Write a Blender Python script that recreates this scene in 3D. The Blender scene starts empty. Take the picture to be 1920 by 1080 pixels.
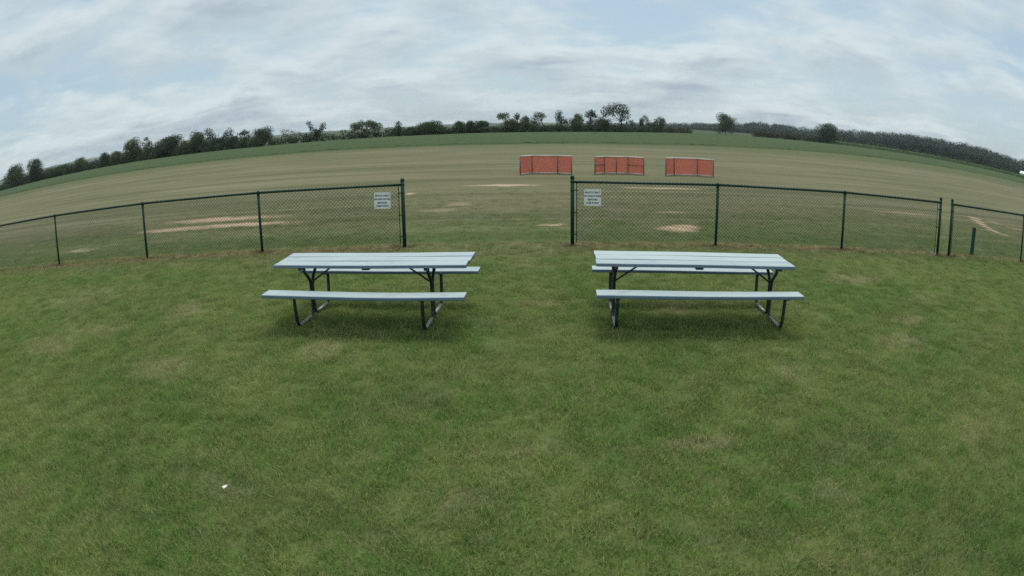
import bpy, math, random
import numpy as np
from mathutils import Vector, Matrix
R = math.radians
S = bpy.context.scene
C = S.collection
random.seed(7)
rng = np.random.default_rng(11)

# ------------------------------------------------------------------ camera
CAM_H = 2.31
HAZE = .00011
SKY_SEED = 5.1
cd = bpy.data.cameras.new('camera')
cam = bpy.data.objects.new('camera', cd); C.objects.link(cam)
cd.type = 'PANO'; cd.panorama_type = 'FISHEYE_LENS_POLYNOMIAL'     # the wide lens of a yard camera bends straight lines
cd.sensor_fit = 'HORIZONTAL'; cd.sensor_width = 36.0; cd.sensor_height = 20.25
cd.fisheye_fov = R(170)
cd.fisheye_polynomial_k0 = 0.0
cd.fisheye_polynomial_k1 = -0.04394046681538736
cd.fisheye_polynomial_k2 = -0.00028065438578332236
cd.fisheye_polynomial_k3 = 2.964343689578818e-05
cd.fisheye_polynomial_k4 = -1.5988897957063615e-06
cd.clip_start = 0.05; cd.clip_end = 20000
PITCH, ROLL = 0.2599, -0.0122
cam.matrix_world = (Matrix.Translation((0, 0, CAM_H)) @ Matrix.Rotation(math.pi/2 - PITCH, 4, 'X') @ Matrix.Rotation(ROLL, 4, 'Z'))
S.camera = cam

# ------------------------------------------------------------------ view
S.view_settings.view_transform = 'Standard'; S.view_settings.look = 'None'
S.view_settings.exposure = 0.38; S.view_settings.gamma = 1.0
S.view_settings.use_curve_mapping = False
S.cycles.max_bounces = 4; S.cycles.diffuse_bounces = 2; S.cycles.transmission_bounces = 2; S.cycles.glossy_bounces = 2; S.cycles.transparent_max_bounces = 8
S.cycles.volume_bounces = 0
S.cycles.use_denoising = False        # keeps the fine grass crisp; what grain is left reads as sensor grain

# ------------------------------------------------------------------ node helper
class NT:
    def __init__(s, tree):
        s.t = tree; s.n = tree.nodes; s.l = tree.links
    def add(s, kind, ins=None, **props):
        nd = s.n.new(kind)
        for k, v in props.items(): setattr(nd, k, v)
        for k, v in (ins or {}).items(): s.put(nd.inputs[k], v)
        return nd
    def put(s, sock, v):
        if isinstance(v, bpy.types.Node): v = v.outputs[0]
        if isinstance(v, bpy.types.NodeSocket): s.l.new(v, sock)
        else: sock.default_value = v
    def math(s, op, a, b=None, c=None, clamp=False):
        nd = s.n.new('ShaderNodeMath'); nd.operation = op; nd.use_clamp = clamp
        for i, v in enumerate((a, b, c)):
            if v is not None: s.put(nd.inputs[i], v)
        return nd.outputs[0]
    def vec(s, op, a, b=None):
        nd = s.n.new('ShaderNodeVectorMath'); nd.operation = op
        for i, v in enumerate((a, b)):
            if v is not None: s.put(nd.inputs[i], v)
        return nd.outputs['Value'] if op in ('LENGTH', 'DOT_PRODUCT', 'DISTANCE') else nd.outputs[0]
    def mix(s, f, a, b, blend='MIX'):
        nd = s.n.new('ShaderNodeMix'); nd.data_type = 'RGBA'; nd.blend_type = blend
        s.put(nd.inputs[0], f); s.put(nd.inputs[6], a); s.put(nd.inputs[7], b)
        return nd.outputs[2]
    def ramp(s, v, lo, hi, a=0.0, b=1.0, smooth=True):
        nd = s.n.new('ShaderNodeMapRange'); nd.interpolation_type = 'SMOOTHSTEP' if smooth else 'LINEAR'
        s.put(nd.inputs[0], v)
        for i, x in enumerate((lo, hi, a, b)): s.put(nd.inputs[i+1], x)
        return nd.outputs[0]
    def noise(s, vec, scale, detail=3.0, rough=0.55, dist=0.0, out=0):
        nd = s.n.new('ShaderNodeTexNoise')
        s.put(nd.inputs['Vector'], vec); nd.inputs['Scale'].default_value = scale
        nd.inputs['Detail'].default_value = detail; nd.inputs['Roughness'].default_value = rough
        nd.inputs['Distortion'].default_value = dist
        return nd.outputs[out]

def rgb(r, g, b): return (r, g, b, 1.0)

# ------------------------------------------------------------------ sky and sun
SUN_EL, SUN_AZ = R(66), R(12)             # azimuth clockwise from +Y (ahead of the camera)
w = bpy.data.worlds.new('World'); S.world = w; w.use_nodes = True
w.cycles.sampling_method = 'MANUAL'; w.cycles.sample_map_resolution = 512
N = NT(w.node_tree); N.n.clear()
sky = N.add('ShaderNodeTexSky', sky_type='NISHITA', sun_disc=False, sun_elevation=SUN_EL, sun_rotation=SUN_AZ,
            altitude=250, air_density=1.0, dust_density=1.5, ozone_density=1.5)
tc = N.add('ShaderNodeTexCoord').outputs['Generated']
sp = N.add('ShaderNodeSeparateXYZ', {0: tc})
zz = N.math('ADD', N.math('MAXIMUM', sp.outputs[2], 0.0), 0.20)
px = N.math('DIVIDE', sp.outputs[0], zz); py = N.math('DIVIDE', sp.outputs[1], zz)
def cloud_density(k):
    """density of a broken cloud layer seen from below; k slides the sample nearer or farther"""
    pl = N.add('ShaderNodeCombineXYZ', {0: N.math('MULTIPLY', px, k), 1: N.math('MULTIPLY', py, k), 2: SKY_SEED}).outputs[0]
    w1 = N.vec('SCALE', N.vec('SUBTRACT', N.noise(pl, 1.6, 3, .5, out=1), (.5, .5, .5))); w1.node.inputs['Scale'].default_value = 0.40
    wp = N.vec('ADD', pl, w1)
    return N.math('ADD', N.math('MULTIPLY', N.noise(wp, .50, 2, .5), .46), N.math('ADD', N.math('MULTIPLY', N.noise(wp, 1.7, 5, .54), .40), N.math('MULTIPLY', N.noise(wp, 4.2, 4, .55), .14)))
dens = cloud_density(1.0); d_far = cloud_density(1.06); d_near = cloud_density(.94)
cover = N.ramp(dens, .40, .52)                                     # 0 = open sky, 1 = cloud
edge = N.ramp(N.math('SUBTRACT', d_far, d_near), -.11, .11)        # lit upper edges, grey undersides
thick = N.ramp(dens, .50, .66)
blue = N.mix(1.0, sky.outputs[0], rgb(.105, .105, .105), 'MULTIPLY')
blue2 = N.mix(.72, blue, rgb(.335, .445, .505))                    # thin veil over the open sky
cl_lit = rgb(.555, .62, .63); cl_mid = rgb(.40, .475, .51); cl_dark = rgb(.265, .325, .385)
cloud = N.mix(N.math('MULTIPLY', thick, .90), N.mix(edge, cl_mid, cl_lit), cl_dark)
skycol = N.mix(N.math('MULTIPLY', cover, .85), blue2, cloud)
bg = N.add('ShaderNodeBackground', {0: skycol, 1: 1.0})
N.l.new(bg.outputs[0], N.add('ShaderNodeOutputWorld').inputs[0])

sd = bpy.data.lights.new('sun', 'SUN'); sd.energy = 1.9; sd.angle = R(28); sd.color = (1.0, .97, .91)
sun = bpy.data.objects.new('sun', sd); C.objects.link(sun)
sun.rotation_euler = (-(math.pi/2 - SUN_EL), 0, -SUN_AZ)

# ------------------------------------------------------------------ mesh helpers
def gz(d): return -.005*min(max(d-45.0, 0.0), 355.0)
def gzxy(x, y): return gz(math.hypot(x, y))

def mesh_obj(name, verts, faces, mats, parent=None, smooth=False, slots=None):
    me = bpy.data.meshes.new(name)
    me.from_pydata([tuple(v) for v in verts], [], [tuple(f) for f in faces])
    for m in (mats if isinstance(mats, (list, tuple)) else [mats]): me.materials.append(m)
    if slots is not None: me.polygons.foreach_set('material_index', slots)
    if smooth: me.polygons.foreach_set('use_smooth', [True]*len(me.polygons))
    me.update()
    o = bpy.data.objects.new(name, me); C.objects.link(o)
    if parent is not None: o.parent = parent
    return o
def quads_obj(name, V, mat, parent=None):
    """V: (n,4,3) array of separate quads"""
    n = len(V); me = bpy.data.meshes.new(name)
    me.vertices.add(n*4); me.vertices.foreach_set('co', np.ascontiguousarray(V, dtype=np.float32).ravel())
    me.loops.add(n*4); me.loops.foreach_set('vertex_index', np.arange(n*4, dtype=np.int32))
    me.polygons.add(n); me.polygons.foreach_set('loop_start', np.arange(0, n*4, 4, dtype=np.int32))
    me.polygons.foreach_set('loop_total', np.full(n, 4, dtype=np.int32))
    me.materials.append(mat); me.update(calc_edges=True)
    o = bpy.data.objects.new(name, me); C.objects.link(o)
    if parent is not None: o.parent = parent
    return o
def empty(name, loc, rz=0.0):
    o = bpy.data.objects.new(name, None); C.objects.link(o); o.empty_display_size = .1
    o.location = loc; o.rotation_euler = (0, 0, rz)
    return o
def tag(o, label=None, cat=None, group=None, kind=None):
    for k, v in (('label', label), ('category', cat), ('group', group), ('kind', kind)):
        if v: o[k] = v
    return o
class MB:
    def __init__(s): s.v = []; s.f = []; s.m = []
    def face(s, idx, m=0): s.f.append(idx); s.m.append(m)
    def box(s, lo, hi, m=0):
        b = len(s.v)
        for z in (lo[2], hi[2]):
            for x, y in ((lo[0], lo[1]), (hi[0], lo[1]), (hi[0], hi[1]), (lo[0], hi[1])): s.v.append((x, y, z))
        for q in ((3,2,1,0),(4,5,6,7),(0,1,5,4),(1,2,6,5),(2,3,7,6),(3,0,4,7)): s.face([b+i for i in q], m)
    def tube(s, pts, r, seg=8, m=0, cap=True):
        pts = [Vector(p) for p in pts]; b = len(s.v); n = len(pts)
        rad = r if isinstance(r, (list, tuple)) else [r]*n
        up = None
        for i, p in enumerate(pts):
            t = (pts[min(i+1, n-1)] - pts[max(i-1, 0)]).normalized()
            if up is None:
                up = Vector((0, 0, 1)) if abs(t.z) < .9 else Vector((1, 0, 0))
            a = t.cross(up).normalized(); up = a.cross(t).normalized()
            for k in range(seg):
                an = 2*math.pi*k/seg
                s.v.append(p + (a*math.cos(an) + up*math.sin(an))*rad[i])
        for i in range(n-1):
            for k in range(seg):
                k2 = (k+1) % seg
                s.face([b+i*seg+k, b+i*seg+k2, b+(i+1)*seg+k2, b+(i+1)*seg+k], m)
        if cap:
            s.face([b+k for k in reversed(range(seg))], m); s.face([b+(n-1)*seg+k for k in range(seg)], m)
    def lathe(s, prof, seg=12, o=(0,0,0), m=0):
        b = len(s.v); n = len(prof)
        for r, z in prof:
            for k in range(seg):
                an = 2*math.pi*k/seg; s.v.append((o[0]+r*math.cos(an), o[1]+r*math.sin(an), o[2]+z))
        for i in range(n-1):
            for k in range(seg):
                k2 = (k+1) % seg; s.face([b+i*seg+k, b+i*seg+k2, b+(i+1)*seg+k2, b+(i+1)*seg+k], m)
        s.face([b+(n-1)*seg+k for k in range(seg)], m); s.face([b+k for k in reversed(range(seg))], m)
    def build(s, name, mats, parent=None, smooth=False): return mesh_obj(name, s.v, s.f, mats, parent, smooth, s.m)

def mat(name):
    m = bpy.data.materials.new(name); m.use_nodes = True; t = NT(m.node_tree); t.n.clear()
    out = t.add('ShaderNodeOutputMaterial')
    b = t.add('ShaderNodeBsdfPrincipled'); t.l.new(b.outputs[0], out.inputs[0])
    return m, t, b, out
def bump(t, b, h, strength=.5, dist=.02):
    bn = t.add('ShaderNodeBump', {'Height': h, 'Strength': strength, 'Distance': dist}); t.l.new(bn.outputs[0], b.inputs['Normal'])

# ------------------------------------------------------------------ ground colours (shared by soil and blades)
FENCE_PTS = [(-17.0, 10.85), (-13.9, 11.15), (-10.89, 11.40), (-7.89, 11.58), (-4.98, 11.70), (-2.04, 11.84), (1.146, 11.78), (3.988, 11.70), (6.847, 11.465), (9.586, 11.13), (9.93, 11.03), (12.94, 10.68), (15.9, 10.3)]
LAWN_DRY = [(-2.06,6.15,.27,.42,.9),(-6.24,5.93,.67,.48,.8),(-3.82,5.52,.62,.44,.7),(1.39,4.03,.30,.12,1),(.14,4.03,.35,.13,.6),(5.39,6.74,.41,.22,1),(4.63,5.89,.44,.42,.8),(2.72,5.30,.24,.20,.7),
 (-4.58,7.63,.37,.65,.7),(.34,7.88,.31,.29,.8),(2.11,7.61,.43,.29,.8),(5.66,8.95,.72,.41,.9),(-2.31,10.19,.56,.33,.5),(-7.47,8.38,1.12,.90,.5),(-.39,3.40,.31,.16,.6),(2.14,3.12,.21,.21,.6),
 (6.55,7.73,.52,.37,.6),(4.09,3.54,.38,.29,.5),(1.91,10.0,.54,.78,.5),(-5.54,6.70,.60,.42,.6),(-2.02,3.36,.28,.13,.6),(.18,10.05,.43,.58,.5)]
LAWN_LUSH = [(3.17,2.08,.93,.56,1),(2.60,3.65,.79,.36,.8),(-1.20,4.87,.69,.44,.8),(-3.28,3.54,.64,.59,.9),(.25,2.83,.61,.20,.7),(1.88,6.02,.97,.40,.8),(-1.05,6.49,.53,.26,.8),(1.40,2.88,.43,.29,.9),(-2.94,4.55,.81,.36,.7)]
FIELD_BARE = [(-.25,23.38,1.5,.42,1),(.92,14.23,.39,.11,1),(5.44,22.46,1.6,.36,1),(3.72,13.62,.46,.42,.95),(4.05,13.95,.34,.30,.8),(-8.43,16.96,2.4,.5,.85),(-9.4,15.5,1.6,.42,.8),(-7.2,15.6,1.9,.42,.95),(-3.40,21.11,.24,.34,.9),(18.3,18.5,.35,.5,.8),(17.74,17.79,.32,.5,.95),(17.26,17.0,.30,.5,.95),(16.9,16.25,.28,.45,.9),(16.6,15.5,.26,.45,.85),(16.6,14.9,.3,.3,.5),(19.1,17.9,.4,.4,.35),(19.6,16.6,.7,.25,.45),
 (4.25,16.28,.62,.21,.5),(-1.97,16.83,.59,.42,.35),(13.76,18.14,2.08,.37,.4),(-11.47,13.10,.84,.32,.5),(-1.50,18.09,.39,.49,.35)]

def blobs(t, P, lst):
    """union of soft-edged uneven patches at given ground spots"""
    acc = None
    for (cx, cy, rx, ry, s_) in lst:
        d = t.vec('SUBTRACT', P, (cx, cy, 0.0)); d = t.vec('MULTIPLY', d, (1/rx, 1/ry, 0.0))
        f = t.ramp(t.vec('LENGTH', d), 1.25, .25, 0.0, s_)
        acc = f if acc is None else t.math('MAXIMUM', acc, f)
    return acc

def colour_group(name, builder):
    g = bpy.data.node_groups.new(name, 'ShaderNodeTree')
    g.interface.new_socket('Color', in_out='OUTPUT', socket_type='NodeSocketColor')
    t = NT(g); o = t.add('NodeGroupOutput')
    geo = t.add('ShaderNodeNewGeometry').outputs['Position']
    P = t.vec('MULTIPLY', geo, (1.0, 1.0, 0.0))
    t.put(o.inputs[0], builder(t, P))
    return g
def lawn_builder(t, P):
    wob = t.vec('SCALE', t.vec('SUBTRACT', t.noise(P, 2.2, 4, .6, out=1), (.5, .5, .5))); wob.node.inputs['Scale'].default_value = .55
    Q = t.vec('ADD', P, wob)
    big = t.noise(P, .45, 3, .55); mid = t.noise(P, 1.7, 4, .6); fine = t.noise(P, 9.0, 4, .65); spk = t.noise(P, 48.0, 2, .6)
    base = t.mix(t.ramp(t.math('ADD', t.math('MULTIPLY', big, .5), t.math('MULTIPLY', mid, .5)), .38, .62), rgb(.066, .116, .025), rgb(.108, .143, .040))
    base = t.mix(t.ramp(fine, .35, .7, 0, .45), base, rgb(.140, .132, .062))
    lush = t.math('MULTIPLY', blobs(t, Q, LAWN_LUSH), t.ramp(mid, .3, .6, .5, 1.0))
    base = t.mix(t.math('MULTIPLY', lush, .34), base, rgb(.052, .094, .024))
    dry = t.math('MAXIMUM', blobs(t, Q, LAWN_DRY), t.ramp(t.math('ADD', t.math('MULTIPLY', mid, .6), t.math('MULTIPLY', fine, .4)), .56, .72, 0, .6))
    olive = t.ramp(t.noise(t.vec('ADD', P, (17.0, 5.0, 0)), .9, 5, .62), .48, .64, 0, .55)
    base = t.mix(t.math('MULTIPLY', olive, .5), base, rgb(.128, .122, .056))
    dry = t.math('MULTIPLY', dry, t.math('MULTIPLY', t.ramp(spk, .25, .6, .5, 1.0), t.ramp(t.noise(P, 5.5, 4, .65), .36, .58, .25, 1.0)))
    base = t.mix(t.math('MULTIPLY', dry, .62), base, rgb(.240, .195, .122))
    sxx = t.add('ShaderNodeSeparateXYZ', {0: P}).outputs[1]
    base = t.mix(t.ramp(t.math('ADD', sxx, t.math('MULTIPLY', t.math('SUBTRACT', mid, .5), 3.0)), 9.6, 12.0, 0, .75), base, t.mix(t.ramp(fine, .3, .7), rgb(.100, .110, .044), rgb(.165, .148, .078)))
    # worn strip of straw and earth along the fence line: its distance as a bent line
    sx = t.add('ShaderNodeSeparateXYZ', {0: P})
    fy = t.math('SUBTRACT', 11.72, t.math('MULTIPLY', t.math('MULTIPLY', sx.outputs[0], sx.outputs[0]), .0052))
    dist = t.math('ADD', t.math('SUBTRACT', sx.outputs[1], fy), t.math('MULTIPLY', t.math('SUBTRACT', mid, .5), .9))
    strip = t.ramp(t.math('ABSOLUTE', dist), .27, .05)
    # no strip in the walk-through between the two tall posts
    gate = t.math('MINIMUM', t.ramp(sx.outputs[0], -2.3, -1.8), t.ramp(sx.outputs[0], 1.4, .9))
    strip = t.math('MULTIPLY', strip, t.math('SUBTRACT', 1.0, t.math('MULTIPLY', gate, .9)))
    strip = t.math('MULTIPLY', strip, t.ramp(fine, .28, .58))
    base = t.mix(t.math('MULTIPLY', strip, .8), base, t.mix(t.ramp(fine, .45, .6), rgb(.115, .070, .042), rgb(.26, .20, .12)))
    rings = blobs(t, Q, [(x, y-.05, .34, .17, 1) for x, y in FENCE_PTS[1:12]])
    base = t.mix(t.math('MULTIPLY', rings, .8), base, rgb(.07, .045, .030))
    return base
def field_builder(t, P):
    wob = t.vec('SCALE', t.vec('SUBTRACT', t.noise(P, 1.3, 4, .6, out=1), (.5, .5, .5))); wob.node.inputs['Scale'].default_value = .8
    Q = t.vec('ADD', P, wob)
    st = t.vec('MULTIPLY', P, (.10, 1.0, 0)); st2 = t.vec('MULTIPLY', P, (.045, .55, 0))
    big = t.noise(P, .09, 4, .55); mid = t.noise(st, .55, 5, .6); mow = t.noise(st2, 1.1, 4, .6); fine = t.noise(P, 3.5, 5, .7)
    base = t.mix(t.ramp(t.math('ADD', t.math('MULTIPLY', big, .4), t.math('MULTIPLY', mid, .6)), .40, .62), rgb(.126, .134, .064), rgb(.186, .173, .102))
    sx = t.add('ShaderNodeSeparateXYZ', {0: P})
    near = t.ramp(sx.outputs[1], 24, 11.5)
    base = t.mix(t.math('MULTIPLY', near, t.ramp(t.noise(P, .5, 4, .6), .36, .60, .25, 1.0)), base, rgb(.092, .106, .040))
    base = t.mix(t.ramp(fine, .42, .72, 0, .5), base, rgb(.20, .175, .095))
    base = t.mix(t.ramp(mow, .50, .62, 0, .42), base, rgb(.092, .100, .052))
    thin = t.noise(t.vec('MULTIPLY', t.vec('ADD', P, t.vec('MULTIPLY', wob, (0, .35, 0))), (.030, 1.15, 0)), 1.0, 4, .62)
    base = t.mix(t.ramp(thin, .54, .66, 0, .42), base, rgb(.255, .235, .145)); base = t.mix(t.ramp(thin, .44, .34, 0, .35), base, rgb(.095, .098, .055))
    base = t.mix(t.ramp(mow, .44, .34, 0, .45), base, rgb(.25, .228, .14))
    base = t.mix(t.math('MULTIPLY', t.ramp(sx.outputs[1], 17.5, 11.5), t.ramp(t.noise(P, 1.1, 4, .6), .30, .60, .25, .95)), base, rgb(.084, .122, .038))
    bare = t.math('MULTIPLY', blobs(t, Q, FIELD_BARE), t.ramp(fine, .2, .5, .6, 1.0))
    base = t.mix(t.math('MULTIPLY', bare, .9), base, rgb(.52, .38, .27))
    base = t.mix(t.ramp(t.vec('LENGTH', P), 130, 190), base, t.mix(t.ramp(big, .4, .6), rgb(.050, .075, .036), rgb(.085, .105, .050)))
    # unmown greener margin beside the crop
    mar = t.math('ADD', sx.outputs[1], t.math('MULTIPLY', t.math('SUBTRACT', mid, .5), 6.0))
    base = t.mix(t.ramp(mar, 58, 74, 0, .75), base, t.mix(t.ramp(t.vec('LENGTH', P), 130, 190), rgb(.10, .115, .05), rgb(.060, .085, .040)))
    return base
G_LAWN = colour_group('lawn_colour', lawn_builder)
G_FIELD = colour_group('field_colour', field_builder)
def ground_mat(name, grp, gain, rough=.95):
    m, t, b, o = mat(name)
    g = t.add('ShaderNodeGroup'); g.node_tree = grp
    P = t.add('ShaderNodeNewGeometry').outputs['Position']
    f = t.noise(P, 26.0, 4, .7)
    t.put(b.inputs['Base Color'], t.mix(1.0, g.outputs[0], t.mix(f, rgb(gain*.55, gain*.55, gain*.55), rgb(gain*1.35, gain*1.35, gain*1.35)), 'MULTIPLY'))
    b.inputs['Roughness'].default_value = rough; b.inputs['Specular IOR Level'].default_value = .1
    bump(t, b, f, .6, .03)
    return m
def blade_mat(name, grp, gain):
    m, t, b, o = mat(name)
    g = t.add('ShaderNodeGroup'); g.node_tree = grp
    rnd = t.add('ShaderNodeObjectInfo').outputs['Random']
    hue = t.mix(rnd, rgb(.62*gain, .72*gain, .58*gain), rgb(1.38*gain, 1.28*gain, 1.32*gain))
    col = t.mix(1.0, g.outputs[0], hue, 'MULTIPLY')
    r2 = t.math('FRACT', t.math('MULTIPLY', rnd, 37.7)); col = t.mix(t.ramp(r2, .91, .96, 0, .65), col, rgb(.40, .34, .19))   # dead stems
    t.put(b.inputs['Base Color'], col); b.inputs['Roughness'].default_value = .65; b.inputs['Specular IOR Level'].default_value = .25
    tr = t.add('ShaderNodeBsdfTranslucent', {0: col}); mx = t.add('ShaderNodeMixShader', {0: .30, 1: b.outputs[0], 2: tr.outputs[0]})
    t.l.new(mx.outputs[0], o.inputs[0])
    return m
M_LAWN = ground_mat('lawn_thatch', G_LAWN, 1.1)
M_FIELD = ground_mat('mown_field', G_FIELD, 1.0)
M_BLADE = blade_mat('lawn_blades', G_LAWN, 2.45)
M_STUB = blade_mat('field_blades', G_FIELD, 2.1)

# ------------------------------------------------------------------ ground sheets
def fence_y(x):
    return float(np.interp(x, [p[0] for p in FENCE_PTS], [p[1] for p in FENCE_PTS]))
V = []; F = []
rad = [0.5]+[1.16**i for i in range(1, 56) if 1.16**i < 3300]+[3300]; SEG = 96
V.append((0, 0, gz(0)))
for r_ in rad:
    for k in range(SEG):
        a = 2*math.pi*k/SEG; V.append((r_*math.sin(a), r_*math.cos(a), gz(r_)))
for k in range(SEG): F.append((0, 1+(k+1) % SEG, 1+k))
for i in range(len(rad)-1):
    for k in range(SEG):
        k2 = (k+1) % SEG; F.append((1+i*SEG+k, 1+i*SEG+k2, 1+(i+1)*SEG+k2, 1+(i+1)*SEG+k))
o = mesh_obj('mown_field_ground', V, F, M_FIELD, smooth=True); tag(o, 'dry mown airfield grass stretching beyond the fence', 'ground', kind='structure')
# lawn sheet on the near side of the fence
V = []; F = []; nx, ny = 90, 30
for j in range(ny+1):
    for i in range(nx+1):
        x = -30+60*i/nx; y1 = fence_y(x)+.32+.18*math.sin(x*2.1)+.12*math.sin(x*5.3+1)
        V.append((x, -20+(y1+20)*j/ny, .004))
for j in range(ny):
    for i in range(nx): F.append((j*(nx+1)+i, j*(nx+1)+i+1, (j+1)*(nx+1)+i+1, (j+1)*(nx+1)+i))
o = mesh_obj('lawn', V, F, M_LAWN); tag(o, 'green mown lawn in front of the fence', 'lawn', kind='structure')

# ------------------------------------------------------------------ grass blades (geometry nodes, one object each)
def tuft(name, n, rad_, h0, h1, wd, lean, m, seed):
    g = np.random.default_rng(seed); V = []; F = []
    for _ in range(n):
        a = g.uniform(0, 6.283); rr = rad_*math.sqrt(g.uniform()); x, y = rr*math.cos(a), rr*math.sin(a)
        hgt = g.uniform(h0, h1); d = g.uniform(0, 6.283); ln = hgt*g.uniform(.2, lean); q = g.uniform(0, 3.1416)
        wx, wy = math.cos(q)*wd*.5, math.sin(q)*wd*.5
        mx, my = x+math.cos(d)*ln*.35, y+math.sin(d)*ln*.35; tx, ty = x+math.cos(d)*ln, y+math.sin(d)*ln
        b = len(V)
        V += [(x-wx, y-wy, -.004), (x+wx, y+wy, -.004), (mx+wx*.8, my+wy*.8, hgt*.6), (mx-wx*.8, my-wy*.8, hgt*.6), (tx, ty, hgt)]
        F += [(b, b+1, b+2, b+3), (b+3, b+2, b+4)]
    me = bpy.data.meshes.new(name); me.from_pydata(V, [], F); me.materials.append(m); me.update()
    return bpy.data.objects.new(name, me)
def scatter(obj, tufts, dens_expr, smin, smax, seed):
    g = bpy.data.node_groups.new(obj.name+'_scatter', 'GeometryNodeTree')
    g.interface.new_socket('Geometry', in_out='INPUT', socket_type='NodeSocketGeometry')
    g.interface.new_socket('Geometry', in_out='OUTPUT', socket_type='NodeSocketGeometry')
    n = g.nodes; l = g.links
    gi = n.new('NodeGroupInput'); go = n.new('NodeGroupOutput')
    pos = n.new('GeometryNodeInputPosition'); ln = n.new('ShaderNodeVectorMath'); ln.operation = 'LENGTH'; l.new(pos.outputs[0], ln.inputs[0])
    mr = n.new('ShaderNodeMapRange'); l.new(ln.outputs['Value'], mr.inputs[0])
    for i, x in enumerate(dens_expr): mr.inputs[i+1].default_value = x
    dp = n.new('GeometryNodeDistributePointsOnFaces'); l.new(gi.outputs[0], dp.inputs['Mesh']); l.new(mr.outputs[0], dp.inputs['Density']); dp.inputs['Seed'].default_value = seed
    join = n.new('GeometryNodeGeometryToInstance')
    for tf in tufts:
        oi = n.new('GeometryNodeObjectInfo'); oi.inputs['Object'].default_value = tf
        l.new(oi.outputs['Geometry'], join.inputs[0])
    rv = n.new('FunctionNodeRandomValue'); rv.data_type = 'FLOAT_VECTOR'
    rv.inputs[0].default_value = (-.12, -.12, 0); rv.inputs[1].default_value = (.12, .12, 6.283)
    rs = n.new('FunctionNodeRandomValue'); rs.data_type = 'FLOAT'; rs.inputs[2].default_value = smin; rs.inputs[3].default_value = smax; rs.inputs['Seed'].default_value = 5
    ip = n.new('GeometryNodeInstanceOnPoints')
    l.new(dp.outputs['Points'], ip.inputs['Points']); l.new(join.outputs[0], ip.inputs['Instance']); ip.inputs['Pick Instance'].default_value = True
    l.new(rv.outputs[0], ip.inputs['Rotation']); l.new(rs.outputs[1], ip.inputs['Scale'])
    l.new(ip.outputs[0], go.inputs[0])
    md = obj.modifiers.new('scatter', 'NODES'); md.node_group = g
tl = [tuft('grass_tuft', 26, .085, .018, .050, .0034, 1.3, M_BLADE, 20+i) for i in range(5)]
ts = [tuft('stubble_tuft', 22, .14, .012, .040, .0060, 1.4, M_STUB, 40+i) for i in range(4)]
V = []; F = []; ny = 24
for j in range(ny+1):
    for i in range(25):
        u = -1+2*i/24; yb = 1.0; s_ = j/ny; xx = u*(3.4+13.0*s_)
        V.append((xx, yb+(fence_y(xx)+.25-yb)*s_, .004))
for j in range(ny):
    for i in range(24): F.append((j*25+i, j*25+i+1, (j+1)*25+i+1, (j+1)*25+i))
lg = mesh_obj('lawn_grass', V, F, M_LAWN); tag(lg, 'short green lawn grass with straw coloured dry patches', 'grass', kind='stuff')
scatter(lg, tl, (3.0, 12.0, 260.0, 90.0), .65, 1.65, 3)
tall = [tuft('fence_tuft', 12, .05, .05, .13, .0042, .9, M_BLADE, 60+i) for i in range(4)]
V = []; F = []
for i in range(61):
    xx = -15+30*i/60; V += [(xx, fence_y(xx)-.06, .004), (xx, fence_y(xx)+.10, .004)]
for i in range(60):
    if not -2.2 < V[2*i][0] < .9: F.append((2*i, 2*i+2, 2*i+3, 2*i+1))
ft = mesh_obj('fence_line_grass', V, F, M_LAWN); tag(ft, 'thin longer grass missed by the mower along the fence line', 'grass', kind='stuff')
scatter(ft, tall, (0.0, 30.0, 45.0, 45.0), .5, 1.2, 13)
V = []; F = []
for j in range(ny+1):
    for i in range(25):
        u = -1+2*i/24; s_ = j/ny; xx = u*(16.0+22.0*s_); V.append((xx, fence_y(xx)+.2+15*s_, .002))
for j in range(ny):
    for i in range(24): F.append((j*25+i, j*25+i+1, (j+1)*25+i+1, (j+1)*25+i))
fg = mesh_obj('field_grass', V, F, M_FIELD); tag(fg, 'thin dry mown grass on the airfield just beyond the fence', 'grass', kind='stuff')
scatter(fg, ts, (11.0, 24.0, 46.0, 0.0), .7, 1.3, 9)

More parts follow.
